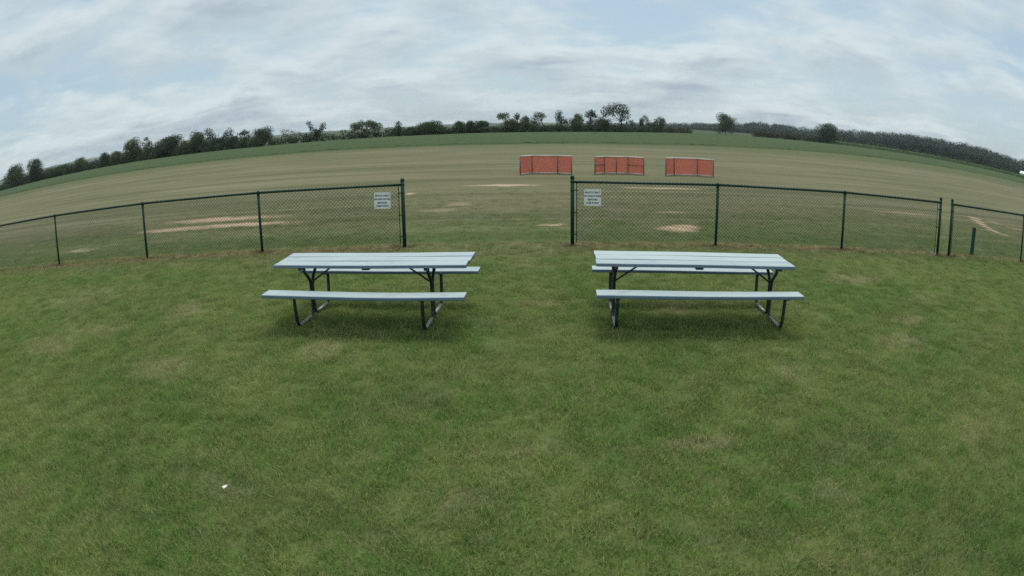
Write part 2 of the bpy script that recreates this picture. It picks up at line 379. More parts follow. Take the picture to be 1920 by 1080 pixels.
# ------------------------------------------------------------------ crop fields
def fuzz_mat(name, a, b_, scale, bmp):
    m, t, b, o = mat(name); P = t.add('ShaderNodeNewGeometry').outputs['Position']
    n1 = t.noise(P, scale, 4, .6); n2 = t.noise(t.vec('MULTIPLY', P, (.02, .16, 0)), 1.0, 4, .6)
    f = t.ramp(t.math('ADD', t.math('MULTIPLY', n1, .5), t.math('MULTIPLY', n2, .5)), .36, .64)
    t.put(b.inputs['Base Color'], t.mix(f, a, b_)); b.inputs['Roughness'].default_value = 1.0; b.inputs['Specular IOR Level'].default_value = .02
    bump(t, b, n1, .8, bmp)
    return m
M_CROP = fuzz_mat('soybean_leaves', rgb(.062, .092, .044), rgb(.084, .114, .054), .9, .2)
M_CORN = fuzz_mat('corn_leaves', rgb(.060, .100, .040), rgb(.095, .130, .050), .6, .6)
def raised_crop(name, near, far, hgt, bumpy, m, nx, ny, pw):
    near = np.array(near, float); far = np.array(far, float)
    def along(pl, n):
        s = np.linspace(0, len(pl)-1, n); return np.stack([np.interp(s, range(len(pl)), pl[:, k]) for k in (0, 1)], 1)
    A = along(near, nx); B = along(far, nx); V = []; F = []
    for j in range(ny+1):
        s = (max(j-1, 0)/(ny-1))**pw
        for i in range(nx):
            p = A[i]*(1-s)+B[i]*s; q = .35*bumpy*rng.normal(size=2)
            z = gzxy(*p) + (hgt + bumpy*rng.normal() if j > 0 else -.05)
            if j == 0: p = p*(1-1.2/math.hypot(*p))
            V.append((p[0]+q[0], p[1]+q[1], z))
    for j in range(ny):
        for i in range(nx-1): F.append((j*nx+i, j*nx+i+1, (j+1)*nx+i+1, (j+1)*nx+i))
    return mesh_obj(name, V, F, m)
o = raised_crop('soybean_crop', [(-190, 100), (-126, 96), (-85, 84), (-57, 80), (-42, 77), (-32, 76), (-15, 75), (0, 73.5), (19, 78), (33, 84), (54, 95), (87, 105), (125, 108), (170, 108)],
                [(-420, 260), (-300, 262), (-235, 245), (-158, 222), (-118, 208), (-76, 180), (-44, 188), (0, 208), (35, 236), (70, 300), (140, 400), (195, 352), (250, 310), (330, 235)], .16, .03, M_CROP, 420, 150, 1.7)
tag(o, 'band of green low crop along the far side of the airfield', 'crop', kind='stuff')
cn = [(168.3, 362.9), (200, 346.4), (219.1, 328.7), (234.5, 311.7), (252.5, 297.2), (264.4, 286.7), (279.4, 272.1), (294.4, 255.8), (325, 216)]
o = raised_crop('corn_crop', cn, [(x*1.14, y*1.14) for x, y in cn], 1.9, .14, M_CORN, 320, 14, 1.0)
tag(o, 'strip of taller crop in front of the right hand woods', 'crop', kind='stuff')

# ------------------------------------------------------------------ foliage
def leaf_mat(name, fixed=None, trans=.25, sc=.55):
    m, t, b, o = mat(name)
    P = t.add('ShaderNodeNewGeometry').outputs['Position']
    if fixed: col = fixed
    else: col = t.add('ShaderNodeObjectInfo').outputs['Color']
    n = t.noise(P, sc, 3, .6)
    c = t.mix(1.0, col, t.mix(t.ramp(n, .3, .7), rgb(.65, .68, .7), rgb(1.35, 1.3, 1.2)), 'MULTIPLY')
    t.put(b.inputs['Base Color'], c); b.inputs['Roughness'].default_value = .7; b.inputs['Specular IOR Level'].default_value = .2
    tr = t.add('ShaderNodeBsdfTranslucent', {0: c}); mx = t.add('ShaderNodeMixShader', {0: trans, 1: b.outputs[0], 2: tr.outputs[0]})
    t.l.new(mx.outputs[0], o.inputs[0])
    return m
M_LEAF = leaf_mat('tree_leaves'); M_WOOD = leaf_mat('wood_leaves', sc=.11)
m, t, b, o = mat('bark'); P = t.add('ShaderNodeNewGeometry').outputs['Position']
t.put(b.inputs['Base Color'], t.mix(t.noise(t.vec('MULTIPLY', P, (3, 3, .6)), 1.0, 4, .6), rgb(.03, .025, .02), rgb(.085, .07, .055))); b.inputs['Roughness'].default_value = .9
M_BARK = m
def leaf_quads(blb, leaf, dens, g, reach=1.12, rough=.5):
    """leaf-clump faces spread through the outer volume of each blob (cx,cy,cz,rx,ry,rz)"""
    out = []
    for (cx, cy, cz, rx, ry, rz) in blb:
        n = max(8, int(dens*(rx*rz+ry*rz+rx*ry)/3*12.6/(leaf*leaf)))
        d = g.normal(size=(n, 3)); d /= np.linalg.norm(d, axis=1)[:, None]
        rr = g.uniform(.25, reach, n)**.6
        p = d*rr[:, None]*np.array([rx, ry, rz]) + np.array([cx, cy, cz])
        nr = d*.8 + g.normal(size=(n, 3))*rough; nr /= np.linalg.norm(nr, axis=1)[:, None]
        a = np.cross(nr, g.normal(size=(n, 3))); a /= np.linalg.norm(a, axis=1)[:, None]; c = np.cross(nr, a)
        s = leaf*g.uniform(.45, 1.25, n)[:, None]*.5
        out.append(np.stack([p-a*s, p-c*s*.7, p+a*s, p+c*s*.8], 1))
    return np.concatenate(out)
def limb(mb, p0, p1, r0, r1, g, n=5, wob=.12):
    p0 = np.array(p0, float); p1 = np.array(p1, float); L = np.linalg.norm(p1-p0); pts = []
    for i in range(n+1):
        s = i/n; pts.append(p0*(1-s)+p1*s + (g.normal(size=3)*wob*L*.35*math.sin(s*math.pi) if 0 < i < n else 0))
    mb.tube(pts, [r0+(r1-r0)*i/n for i in range(n+1)], 5)
    return pts

def make_tree(name, label, x, y, H, W, style, col, seed, lean=0.0, group=None):
    """one tree: trunk with limbs, crown of leaf clumps. x is to the right, the crown is about W wide and H tall"""
    g = np.random.default_rng(seed)
    root = empty(name, (x, y, gzxy(x, y)), math.atan2(-x, y))
    tag(root, label, 'tree', group)
    h = W/2*1.28; mb = MB(); bl = []; leaf = .030*H+.16
    LX = lean*H
    if style == 'round':            # full crown to near the ground
        nb = 13
        for i in range(nb):
            zz = H*(.22+.60*(i/(nb-1))); prof = math.sin(math.pi*min(1, .18+.80*((zz/H-.12)/.9)))**.55
            a = g.uniform(0, 6.283); rr = h*.60*prof*g.uniform(.4, 1.05); br = h*g.uniform(.34, .50)
            bl.append((rr*math.cos(a)+LX*zz/H, rr*math.sin(a), zz, br, br, br*.85*min(1, H/W+.15)))
        bl.append((LX, 0, H*.86, h*.38, h*.38, H*.13)); bl.append((LX*.5, 0, H*.5, h*.6, h*.6, H*.34))
        top = H*.8
    elif style == 'dome':           # clear trunk below, umbrella of clumps above
        for i in range(16):
            a = g.uniform(0, 6.283); el = g.uniform(.05, 1.2); rr = h*.78
            br = h*g.uniform(.20, .32)
            bl.append((rr*math.cos(el)*math.cos(a)+LX, rr*math.cos(el)*math.sin(a), H*.46+(H*.54-br)*math.sin(el), br, br, br*.8))
        bl.append((h*.35, 0, H*.22, h*.5, h*.5, H*.20))
        top = H*.62
    elif style == 'ragged':         # loose separate clumps at the ends of limbs
        nb = 12
        for i in range(nb):
            zz = H*g.uniform(.34, .92); a = g.uniform(0, 6.283); sp_ = h*(.85 if zz < .75*H else .55)*g.uniform(.35, 1)
            br = h*g.uniform(.26, .40); bl.append((sp_*math.cos(a)+LX*zz/H, sp_*math.sin(a), min(zz, H-br*.8), br, br, br*.75))
        bl.append((LX*.3, 0, H*.28, h*.6, h*.6, H*.24)); bl.append((LX*.9, 0, H*.9, h*.28, h*.28, H*.10))
        top = H*.8
    elif style == 'vase':           # narrow foot, two arms opening upwards
        for s in (-1, 1):
            for k in range(5):
                q = k/4; br = h*(.26+.14*g.uniform()); bl.append((s*h*(.12+.62*q)+LX*q, g.normal()*h*.2, H*(.36+(.54 if s < 0 else .40)*q)-br*.2, br, br, br*1.0))
        bl.append((0, 0, H*.2, h*.42, h*.42, H*.2)); bl.append((0, 0, H*.45, h*.4, h*.4, H*.14))
        top = H*.75
    elif style == 'fork':           # tall bare forked trunk under an uneven crown
        for (bx, bz, br) in ((-.62, .78, .36), (-.25, .90, .34), (.2, .92, .34), (.58, .84, .40), (.72, .66, .32), (-.75, .62, .24), (-.2, .72, .30), (.35, .70, .28), (.95, .36, .22), (.5, .52, .22)):
            bl.append((bx*h, g.normal()*h*.25, bz*H-br*h*.1, br*h, br*h, br*h*.95))
        bl.append((0, 0, H*.16, h*.85, h*.6, H*.15))
        top = H*.7
    elif style == 'lean':           # stem slants, clumps gather on one side of the top
        for (bx, bz, br) in ((-.35, .90, .30), (.0, .92, .30), (-.6, .74, .28), (-.15, .74, .34), (.25, .80, .26), (-.7, .52, .26), (-.3, .50, .30)):
            bl.append((bx*h, g.normal()*h*.2, bz*H-br*h*.4, br*h, br*h, br*h*.8))
        bl.append((-.2*h, 0, H*.2, h*.75, h*.5, H*.18))
        top = H*.7; LX = -.25*h
    elif style == 'dumbbell':       # small crown on top, second clump at the side
        for (bx, bz, br) in ((-.25, .88, .34), (-.35, .72, .36), (-.05, .62, .40), (.55, .52, .36), (.2, .48, .34), (-.3, .50, .30)):
            bl.append((bx*h, g.normal()*h*.15, bz*H-br*h*.2, br*h, br*h, br*h*.85))
        bl.append((0, 0, H*.17, h*.8, h*.6, H*.17))
        top = H*.7
    elif style == 'cone':
        for i in range(11):
            q = i/10; zz = H*(.14+.78*q); r_ = h*(1-.72*q); a = i*2.4
            bl.append((r_*.45*math.cos(a), r_*.45*math.sin(a), zz, r_*.62, r_*.62, H*.10))
        top = H*.85
    else:                           # bare: mostly dead limbs, few leaves
        for i in range(6):
            a = g.uniform(0, 6.283); bl.append((h*.6*math.cos(a), h*.6*math.sin(a), H*g.uniform(.5, .85), h*.22, h*.22, h*.18))
        bl.append((0, 0, H*.2, h*.55, h*.55, H*.19))
        top = H*.8
    r0 = .022*H+.05
    if style == 'lean':
        limb(mb, (.8*h, 0, -.2), (.1*h, 0, H*.5), r0, r0*.6, g); limb(mb, (.1*h, 0, H*.5), (-.25*h, 0, H*.85), r0*.6, r0*.2, g); fork = (.1*h, 0, H*.5)
    elif style == 'fork':
        limb(mb, (.55*h, 0, -.2), (.4*h, 0, H*.34), r0, r0*.8, g); limb(mb, (.4*h, 0, H*.34), (-.3*h, 0, H*.8), r0*.6, r0*.2, g); limb(mb, (.4*h, 0, H*.34), (.55*h, 0, H*.8), r0*.6, r0*.2, g); fork = (.4*h, 0, H*.36)
    else:
        limb(mb, (0, 0, -.2), (LX*.4, 0, H*.4), r0, r0*.75, g, wob=.05); limb(mb, (LX*.4, 0, H*.4), (LX, 0, top), r0*.75, r0*.2, g); fork = (LX*.4, 0, H*.4)
    if style in ('ragged', 'lean', 'dumbbell', 'fork'): bl = [(a_, b_, c_, d_*1.22, e_*1.22, f_*1.15) for a_, b_, c_, d_, e_, f_ in bl]
    for b_ in bl:
        if b_[2] > fork[2]*1.05: limb(mb, fork, (b_[0], b_[1], b_[2]), r0*.40, r0*.10, g, 4)
    if style in ('bare', 'ragged', 'vase'):
        for i in range(14 if style == 'bare' else 7):
            b_ = bl[int(g.integers(len(bl)))]; d = np.array([g.normal()*.8, g.normal()*.8, abs(g.normal())+.3]); d = d/np.linalg.norm(d)*h*.55
            p = np.array(b_[:3]); q = p+d; q[2] = min(q[2], H); limb(mb, p, q, r0*.14, r0*.05, g, 3)
    mb.build('trunk', M_BARK, root)
    dens = {'bare': .6, 'ragged': 1.15, 'vase': 1.1, 'dome': 1.1, 'lean': 1.2, 'fork': 1.2, 'dumbbell': 1.3}.get(style, 1.25)
    cr = quads_obj('crown', leaf_quads(bl, leaf, dens, g), M_LEAF, root); cr.color = (*col, 1)
    return root

DK = (.054, .086, .036); MD = (.080, .115, .042); LT = (.108, .138, .052); YL = (.120, .138, .048); BL = (.050, .076, .042); BR = (.075, .075, .035)
TREES = [
 (-240.0,215.0,10.8,13.5,'round',MD,0,'leftmost broad tree of the hedgerow, cut by the picture edge'),
 (-221.9,217.7,11.3,10.5,'round',DK,0,'dark dense tree second from the left end of the hedgerow'),
 (-203.2,218.8,4.6,12.5,'round',DK,0,'low wide dark bush right of the second hedgerow tree'),
 (-187.0,218.4,6.5,7.5,'round',LT,0,'small yellowish green round tree near the left end of the hedgerow'),
 (-168.3,216.4,6.7,5.2,'round',BL,0,'narrow dark tree left of a pale bushy one in the hedgerow'),
 (-159.0,214.8,5.8,7.9,'round',LT,0,'pale grey green bushy tree left of the tall left group'),
 (-148.7,212.5,9.6,8.9,'round',MD,0,'tall full tree at the left of the tall hedgerow group'),
 (-138.9,209.7,9.1,5.2,'ragged',MD,0,'slim tall tree with pointed top between two broad hedgerow trees'),
 (-125.3,204.8,7.8,12.8,'round',DK,0,'widest dark flat topped tree of the left hedgerow group'),
 (-115.0,200.4,5.6,4.4,'round',YL,0,'little yellow green tree right of the widest hedgerow tree'),
 (-106.9,196.6,7.6,7.9,'round',MD,0,'rounded tree with thin spire just left of the spiky tree'),
 (-94.9,190.0,7.9,7.8,'vase',BL,0,'dark spiky crowned tree rising above the left hedgerow'),
 (-87.9,185.7,4.3,4.4,'round',DK,0,'short dark bush right of the spiky crowned tree'),
 (-81.1,181.1,5.9,3.7,'ragged',MD,0,'slender small tree left of a broad low tree at the hedgerow gap'),
 (-73.9,177.1,5.5,7.8,'round',MD,0,'broad low green tree beside the slender one before the gap'),
 (-64.6,179.6,5.2,7.0,'bare',LT,0,'sparse tree with bare twigs and pale leaves at the hedgerow gap'),
 (-56.9,181.4,6.7,4.8,'vase',BL,-.03,'dark narrow tree opening upwards like a V before distant hills'),
 (-49.1,183.5,4.2,2.6,'bare',BL,-.08,'tiny leaning half bare tree left of the big domed tree'),
 (-43.0,185.1,6.2,8.8,'dome',MD,0,'big domed tree with sky under its crown, left of centre'),
 (-33.0,187.1,4.8,4.7,'cone',DK,0,'small cone shaped dark tree right of the big domed tree'),
 (-29.1,188.7,2.7,4.2,'round',DK,0,'low dark bush right of the cone shaped tree'),
 (-24.2,191.9,4.3,8.0,'round',MD,0,'wide smooth green tree with open sky on its right'),
 (-15.5,197.0,4.2,4.5,'round',DK,0,'first of three small rounded dark trees left of the centre group'),
 (-12.6,198.6,4.3,3.9,'round',DK,0,'middle one of three small rounded dark trees'),
 (-9.1,200.4,4.1,5.0,'ragged',DK,0,'last and loosest of three small dark trees left of centre'),
 (-1.3,204.1,6.7,5.3,'ragged',MD,0,'leftmost tree of the tall loose group above the left barrier'),
 (2.4,206.5,6.6,4.2,'ragged',MD,0,'second tree of the tall loose group above the left barrier'),
 (5.3,209.1,5.7,4.0,'round',LT,0,'paler rounder tree behind the leaning one in the centre'),
 (10.2,213.1,7.2,5.6,'lean',BL,0,'tree with slanting stem and crown leaning left in the centre'),
 (17.6,218.7,7.9,5.2,'dumbbell',BL,0,'thin tree with a side clump standing clear in the centre'),
 (23.5,222.9,6.8,5.3,'round',LT,0,'pale green upright tree right of the thin clear one'),
 (28.7,226.2,8.3,4.7,'ragged',BL,0,'pointed dark tree between the pale one and the tall forked one'),
 (34.3,233.2,5.4,6.4,'round',DK,0,'low rounded dark tree left of the tall forked tree'),
 (40.6,243.6,11.0,8.6,'fork',BL,0,'tallest tree of the line with a forked bare trunk'),
 (50.1,258.2,5.4,3.4,'cone',BR,0,'small brownish bush right of the tallest forked tree'),
 (55.8,266.2,6.8,3.3,'round',DK,0,'narrow dark tree left of the last ragged pair'),
 (61.5,273.7,8.0,5.9,'vase',BL,0,'spiky dark tree at the right end of the centre group'),
 (67.2,280.8,7.6,5.2,'round',MD,0,'smooth rounded tree ending the centre group on the right'),
 (133.3,377.1,13.6,12.8,'round',MD,-.07,'lone tree with left leaning top in the crop right of centre'),
 (193.9,349.9,12.9,14.2,'round',DK,0,'lone broad dark tree at the end of a brown hedge'),
]
for i, (x, y, H, W, st, col, ln, lb) in enumerate(TREES):
    make_tree('field_tree' if i >= 38 else 'hedgerow_tree', lb, x, y, H, W, st, col, 100+i, ln, None if i >= 38 else 'trees along the far hedgerow')

# undergrowth along the hedgerow: one continuous mass
def hedge(name, label, path, hmin, hmax, leaf, col, seed, dens=1.0, step=1.6):
    g = np.random.default_rng(seed); bl = []
    for (x0, y0), (x1, y1) in zip(path[:-1], path[1:]):
        L = math.hypot(x1-x0, y1-y0); n = max(1, int(L/step))
        for k in range(n):
            s = (k+g.uniform())/n; x = x0+(x1-x0)*s+g.normal()*.6; y = y0+(y1-y0)*s+g.normal()*1.2; hh = g.uniform(hmin, hmax)
            bl.append((x, y, gzxy(x, y)+hh*.45, hh*g.uniform(.6, 1.1), hh*.8, hh*.55))
    o = quads_obj(name, leaf_quads(bl, leaf, dens*1.25, g, 1.02), M_LEAF); o.color = (*col, 1)
    tag(o, label, 'undergrowth', kind='stuff'); return o
hedge('hedgerow_undergrowth', 'dark undergrowth at the foot of the hedgerow trees', [(-262, 220), (-222, 219), (-187, 219), (-149, 213), (-125, 205), (-107, 197), (-88, 186), (-74, 177), (-57, 181), (-43, 185), (-24, 192), (-1, 204), (23, 223), (41, 244), (67, 281)], 1.5, 3.2, .5, DK, 5, 1.0)
hedge('left_thicket', 'denser taller thicket filling the left hedgerow', [(-262, 224), (-222, 222), (-187, 222), (-149, 216), (-125, 208), (-95, 192), (-88, 188)], 3.4, 5.6, .6, BL, 6, 1.0, 2.2)
hedge('centre_thicket', 'dense dark thicket between the centre trees', [(-32, 189), (-16, 198), (0, 207), (20, 223), (40, 246), (66, 284)], 1.8, 3.0, .45, BL, 16, 1.1, 1.8)
hedge('brown_scrub', 'low brownish scrub at the right end of the centre trees', [(68, 284), (78, 300), (92, 318)], 2.0, 3.4, .6, BR, 8)
hedge('field_hedge', 'low brown green hedge leading to the broad dark tree', [(150, 372), (165, 364), (180, 357), (194, 350)], 3.0, 5.0, .8, (.06, .066, .03), 9)

# far woods on the right: one mass of crowns
WD = [(150,888,2.6),(211.3,874.9,4.2),(255.4,863.0,7.2),(268.8,806.4,7.8),(278.9,749.8,8.5),(291.8,744.9,10.5),(289.4,702.7,12.3),(307.7,694.9,11.6),(300.1,632.4,10.1),(318.5,600.8,8.6),(340.3,553.8,12.7),(355.0,532.5,13.2),(360.7,479.5,14.9),(362.6,426.8,14.5),(366.2,396.8,14.4),(358.3,348.8,13.0),(347.3,301.6,10.3),(345.9,271.9,9.4),(347,236.7,9.4),(350,190,9.4)]
g = np.random.default_rng(77); bl = []
for (x0, y0, z0), (x1, y1, z1) in zip(WD[:-1], WD[1:]):
    L = math.hypot(x1-x0, y1-y0); n = max(3, int(L/4.0))
    for k in range(n):
        for row in range(3):
            s = (k+g.uniform())/n; x = x0+(x1-x0)*s; y = y0+(y1-y0)*s; sc = 1+row*.05-.05; x *= sc; y *= sc
            zt = z0+(z1-z0)*s + g.normal()*.6 + (row-2)*2.8+1.8; br = g.uniform(4.2, 7.2)
            bl.append((x, y, zt-br*.75, br, br, br*.75)); bl.append((x+g.normal(), y+g.normal(), zt*.36-1.0, br*.9, br*.9, max(3.0, zt*.45)))
o = quads_obj('distant_woods', leaf_quads(bl, 1.0, .85, g, 1.0, .28), M_WOOD); o.color = (.058, .086, .062, 1)
tag(o, 'long dark wood closing the horizon on the right', 'woods', kind='stuff')
hedge('woodland_edge_scrub', 'paler scrub along the foot of the right hand woods', [(212, 395), (235, 378), (255, 360), (270, 335), (290, 312), (305, 295), (322, 272), (338, 245)], 2.2, 5.2, .9, (.060, .080, .034), 12, .7, 3.2)

# ------------------------------------------------------------------ far hills
m, t, b, o = mat('far_land'); P = t.add('ShaderNodeNewGeometry').outputs['Position']
n_ = t.noise(t.vec('MULTIPLY', P, (.0025, .0025, .02)), 1.0, 4, .6)
t.put(b.inputs['Base Color'], t.mix(t.ramp(n_, .42, .55), rgb(.030, .046, .030), rgb(.085, .11, .05))); b.inputs['Roughness'].default_value = 1
HL = [(-2200,1400,18),(-1800,1880,20),(-1388,2198,14.9),(-1142,2336,5.5),(-933,2427,4.5),(-849,2457,3.6),(-722,2498,2.0),(-595,2531,1.6),(-423,2565,1.2),(-251,2588,3.5),(-121,2597,5.8),(95,2598,4.1),(610,2527,3.0),(1100,2350,6),(1700,1900,12),(2200,1400,12)]
V = []; F = []; s_ = np.linspace(0, len(HL)-1, 260)
H_ = np.array(HL, float); X = [np.interp(s_, range(len(HL)), H_[:, k]) for k in range(3)]
prof = ((.80, None), (.86, .15), (.92, .55), (.97, .9), (1.0, 1.0), (1.04, .9), (1.1, None))
for sc, zf in prof:
    for i in range(260):
        zt = X[2][i]+.7*math.sin(i*.7)+.9*rng.normal()*(1 if sc == 1.0 else .2)
        V.append((X[0][i]*sc, X[1][i]*sc, -2.6 if zf is None else -1.8+(zt+1.8)*zf))
for j in range(len(prof)-1):
    for i in range(259): F.append((j*260+i, j*260+i+1, (j+1)*260+i+1, (j+1)*260+i))
o = mesh_obj('distant_hills', V, F, m, smooth=True); tag(o, 'faint blue hills far behind the hedgerow gap', 'hills', kind='structure')

# ------------------------------------------------------------------ white building at the right edge
m, t, b, o = mat('white_cladding'); b.inputs['Base Color'].default_value = rgb(.72, .73, .72); b.inputs['Roughness'].default_value = .5; M_WHITE = m
m, t, b, o = mat('grey_door'); b.inputs['Base Color'].default_value = rgb(.18, .19, .2); b.inputs['Roughness'].default_value = .6; M_GREY = m
bx, by = 319.0, 262.0
wb = empty('white_shed', (bx, by, gzxy(bx, by)), math.atan2(-bx, by)-R(14)); tag(wb, 'white roofed building at the right edge behind the crop', 'building')
mb = MB(); mb.box((-6, 0, 0), (9, 8, 2.9)); mb.build('wall', M_WHITE, wb)
mb = MB(); mb.v = [(-6.4, -.4, 2.8), (9.4, -.4, 2.8), (9.4, 4, 4.4), (-6.4, 4, 4.4), (9.4, 8.4, 2.8), (-6.4, 8.4, 2.8), (-6.4, -.4, 3.0), (9.4, -.4, 3.0), (9.4, 4, 4.6), (-6.4, 4, 4.6), (9.4, 8.4, 3.0), (-6.4, 8.4, 3.0)]
for q in ((0,1,2,3),(3,2,4,5),(9,8,7,6),(11,10,8,9),(0,6,7,1),(4,10,11,5),(1,7,8,2),(2,8,10,4),(3,9,6,0),(5,11,9,3)): mb.face(list(q))
mb.build('roof', M_WHITE, wb)
mb = MB(); mb.box((-1, -.05, 0), (2, -.003, 2.4)); mb.build('door', M_GREY, wb)

# ------------------------------------------------------------------ fences
m, t, b, o = mat('green_vinyl'); P = t.add('ShaderNodeNewGeometry').outputs['Position']
t.put(b.inputs['Base Color'], t.mix(t.noise(P, 9, 3, .6), rgb(.005, .030, .023), rgb(.010, .046, .036))); b.inputs['Roughness'].default_value = .55; b.inputs['Specular IOR Level'].default_value = .3; M_GREEN = m
m, t, b, o = mat('green_wire'); b.inputs['Base Color'].default_value = rgb(.008, .028, .022); b.inputs['Roughness'].default_value = .6; b.inputs['Specular IOR Level'].default_value = .3; M_WIRE = m
RAIL_Z, MESH0, MESH1 = 1.20, .065, 1.232
def chain_mesh(name, p0, p1, parent, inset0=.0, inset1=.0, off=.030):
    p0 = np.array(p0); p1 = np.array(p1); d = p1-p0; L = np.linalg.norm(d); d = d/L; nrm = np.array([-d[1], d[0]])
    u0, u1 = inset0, L-inset1; hd = .036; rw = .0024; V = []; F = []
    def pt(u, z, o_): q = p0+d*u+nrm*o_; return (q[0], q[1], z)
    Hh = MESH1-MESH0
    for sgn, o_ in ((1, off), (-1, off+.004)):
        k0 = int((u0-Hh)/.072)-1
        for k in range(k0, int((u1+Hh)/.072)+2):
            c = k*.072   # u = c + sgn*(z-MESH0)
            za, zb = MESH0, MESH1
            if sgn > 0: za = max(za, MESH0+(u0-c)); zb = min(zb, MESH0+(u1-c)); ua, ub = c+(za-MESH0), c+(zb-MESH0)
            else: za = max(za, MESH0+(c-u1)); zb = min(zb, MESH0+(c-u0)); ua, ub = c-(za-MESH0), c-(zb-MESH0)
            if zb-za < .01: continue
            b = len(V); q = rw*.7071
            for (u, z) in ((ua, za), (ub, zb)):
                V += [pt(u-q*sgn, z+q, o_), pt(u+q*sgn, z-q, o_), pt(u, z, o_+rw*1.4)]
            F += [(b, b+1, b+4, b+3), (b+1, b+2, b+5, b+4), (b+2, b, b+3, b+5)]
    o = mesh_obj(name, V, F, M_WIRE, parent); o['kind'] = 'stuff'
    return o
def make_fence(label, pts, terminals, bars):
    """pts: ground points from left to right; terminals: indices of the thick end posts; bars: (index, side) of tension bars"""
    ox, oy = pts[0]; root = empty('chain_link_fence', (ox, oy, 0)); tag(root, label, 'fence', 'chain link fence runs')
    P = [(x-ox, y-oy) for x, y in pts]
    for i, (x, y) in enumerate(P):
        mb = MB()
        if i in terminals:
            mb.lathe([(.036, -.05), (.036, 1.285)], 14); p = mb.build('post', M_GREEN, root, True)
            c = MB(); c.lathe([(.0395, 1.262), (.0395, 1.292), (.034, 1.312), (.02, 1.325), (.004, 1.330)], 14); q = c.build('post_cap', M_GREEN, p, True)
        else:
            mb.lathe([(.0275, -.05), (.0275, RAIL_Z-.022)], 12); p = mb.build('post', M_GREEN, root, True)
            c = MB(); c.lathe([(.031, RAIL_Z-.05), (.031, RAIL_Z+.014), (.028, RAIL_Z+.03), (.014, RAIL_Z+.042), (.003, RAIL_Z+.045)], 12); q = c.build('loop_cap', M_GREEN, p, True)
        p.location = (x, y, 0); 
    for i in range(len(P)-1):
        a = Vector((*P[i], RAIL_Z)); c = Vector((*P[i+1], RAIL_Z)); d = (c-a).normalized()
        mb = MB(); mb.tube([a+d*.03, a*.5+c*.5+Vector((0, 0, -.006)), c-d*.03], .0245, 10); mb.build('top_rail', M_GREEN, root, True)
        i0 = .075 if (i, 1) in bars else .0; i1 = .075 if (i+1, -1) in bars else .0
        chain_mesh('chain_link_mesh', P[i], P[i+1], root, i0, i1)
    for (i, s) in bars:
        a = Vector((*P[i], 0)); c = Vector((*P[i+s], 0)); d = (c-a).normalized(); nrm = Vector((-d.y*s, d.x*s, 0))
        bp = a+d*.080+nrm*.026
        mb = MB(); mb.tube([bp+Vector((0, 0, .05)), bp+Vector((0, 0, 1.19))], .0085, 6); mb.build('tension_bar', M_GREEN, root)
        for z in (.20, .62, 1.04):
            mb = MB(); mb.lathe([(.0405, z-.012), (.0405, z+.012)], 12, a); mb.tube([a+d*.03+nrm*.02+Vector((0, 0, z)), bp+d*.012+Vector((0, 0, z))], .011, 6); mb.build('tension_band', M_GREEN, root)
        mb = MB(); mb.lathe([(.0405, RAIL_Z-.02), (.0405, RAIL_Z+.02)], 12, a); mb.tube([a+d*.035+Vector((0, 0, RAIL_Z)), a+d*.11+Vector((0, 0, RAIL_Z-.001))], .0245, 10); mb.build('rail_end_cup', M_GREEN, root)
    return root
make_fence('green chain link fence run left of the walk-through opening', FENCE_PTS[0:6], (5,), ((5, -1),))
make_fence('green chain link fence run behind the right picnic table', FENCE_PTS[6:10], (0, 3), ((0, 1), (3, -1)))
make_fence('green chain link fence run at the far right beyond a narrow gap', FENCE_PTS[10:13], (0,), ((0, 1),))

# short green post just behind the right fence run
m, t, b, o = mat('worn_green_paint'); P = t.add('ShaderNodeNewGeometry').outputs['Position']
t.put(b.inputs['Base Color'], t.mix(t.noise(P, 14, 4, .6), rgb(.012, .055, .04), rgb(.03, .085, .062))); b.inputs['Roughness'].default_value = .6; M_GP = m
mb = MB(); mb.lathe([(.066, -.05), (.066, .02), (.062, .04), (.062, .66), (.055, .69), (.03, .70)], 8)
o = mb.build('marker_post', M_GP); o.location = (11.05, 11.22, 0); o.rotation_euler = (R(1.5), R(1.0), R(22.5)); tag(o, 'short thick green post standing behind the far right fence run', 'post')

# ------------------------------------------------------------------ signs
m, t, b, o = mat('sign_white'); P = t.add('ShaderNodeTexCoord').outputs['Object']
t.put(b.inputs['Base Color'], t.mix(t.ramp(t.noise(P, 7, 4, .6), .5, .75), rgb(.88, .89, .88), rgb(.74, .76, .74))); b.inputs['Roughness'].default_value = .45; M_SIGN = m
m, t, b, o = mat('sign_lettering'); b.inputs['Base Color'].default_value = rgb(.03, .035, .06); b.inputs['Roughness'].default_value = .6; M_TXT = m
m, t, b, o = mat('cable_tie'); b.inputs['Base Color'].default_value = rgb(.012, .012, .013); b.inputs['Roughness'].default_value = .5; M_TIE = m
def text_mesh(body, size, loc, parent):
    cu = bpy.data.curves.new('lettering', 'FONT'); cu.body = body; cu.size = size; cu.align_x = 'CENTER'; cu.align_y = 'CENTER'; cu.extrude = .0004; cu.offset = .0012
    to = bpy.data.objects.new('lettering', cu); C.objects.link(to)
    bpy.context.view_layer.update()
    me = bpy.data.meshes.new_from_object(to.evaluated_get(bpy.context.evaluated_depsgraph_get()))
    bpy.data.objects.remove(to); me.materials.clear(); me.materials.append(M_TXT)
    o = bpy.data.objects.new('lettering', me); C.objects.link(o); o.parent = parent; o.location = loc; o.rotation_euler = (math.pi/2, 0, 0)
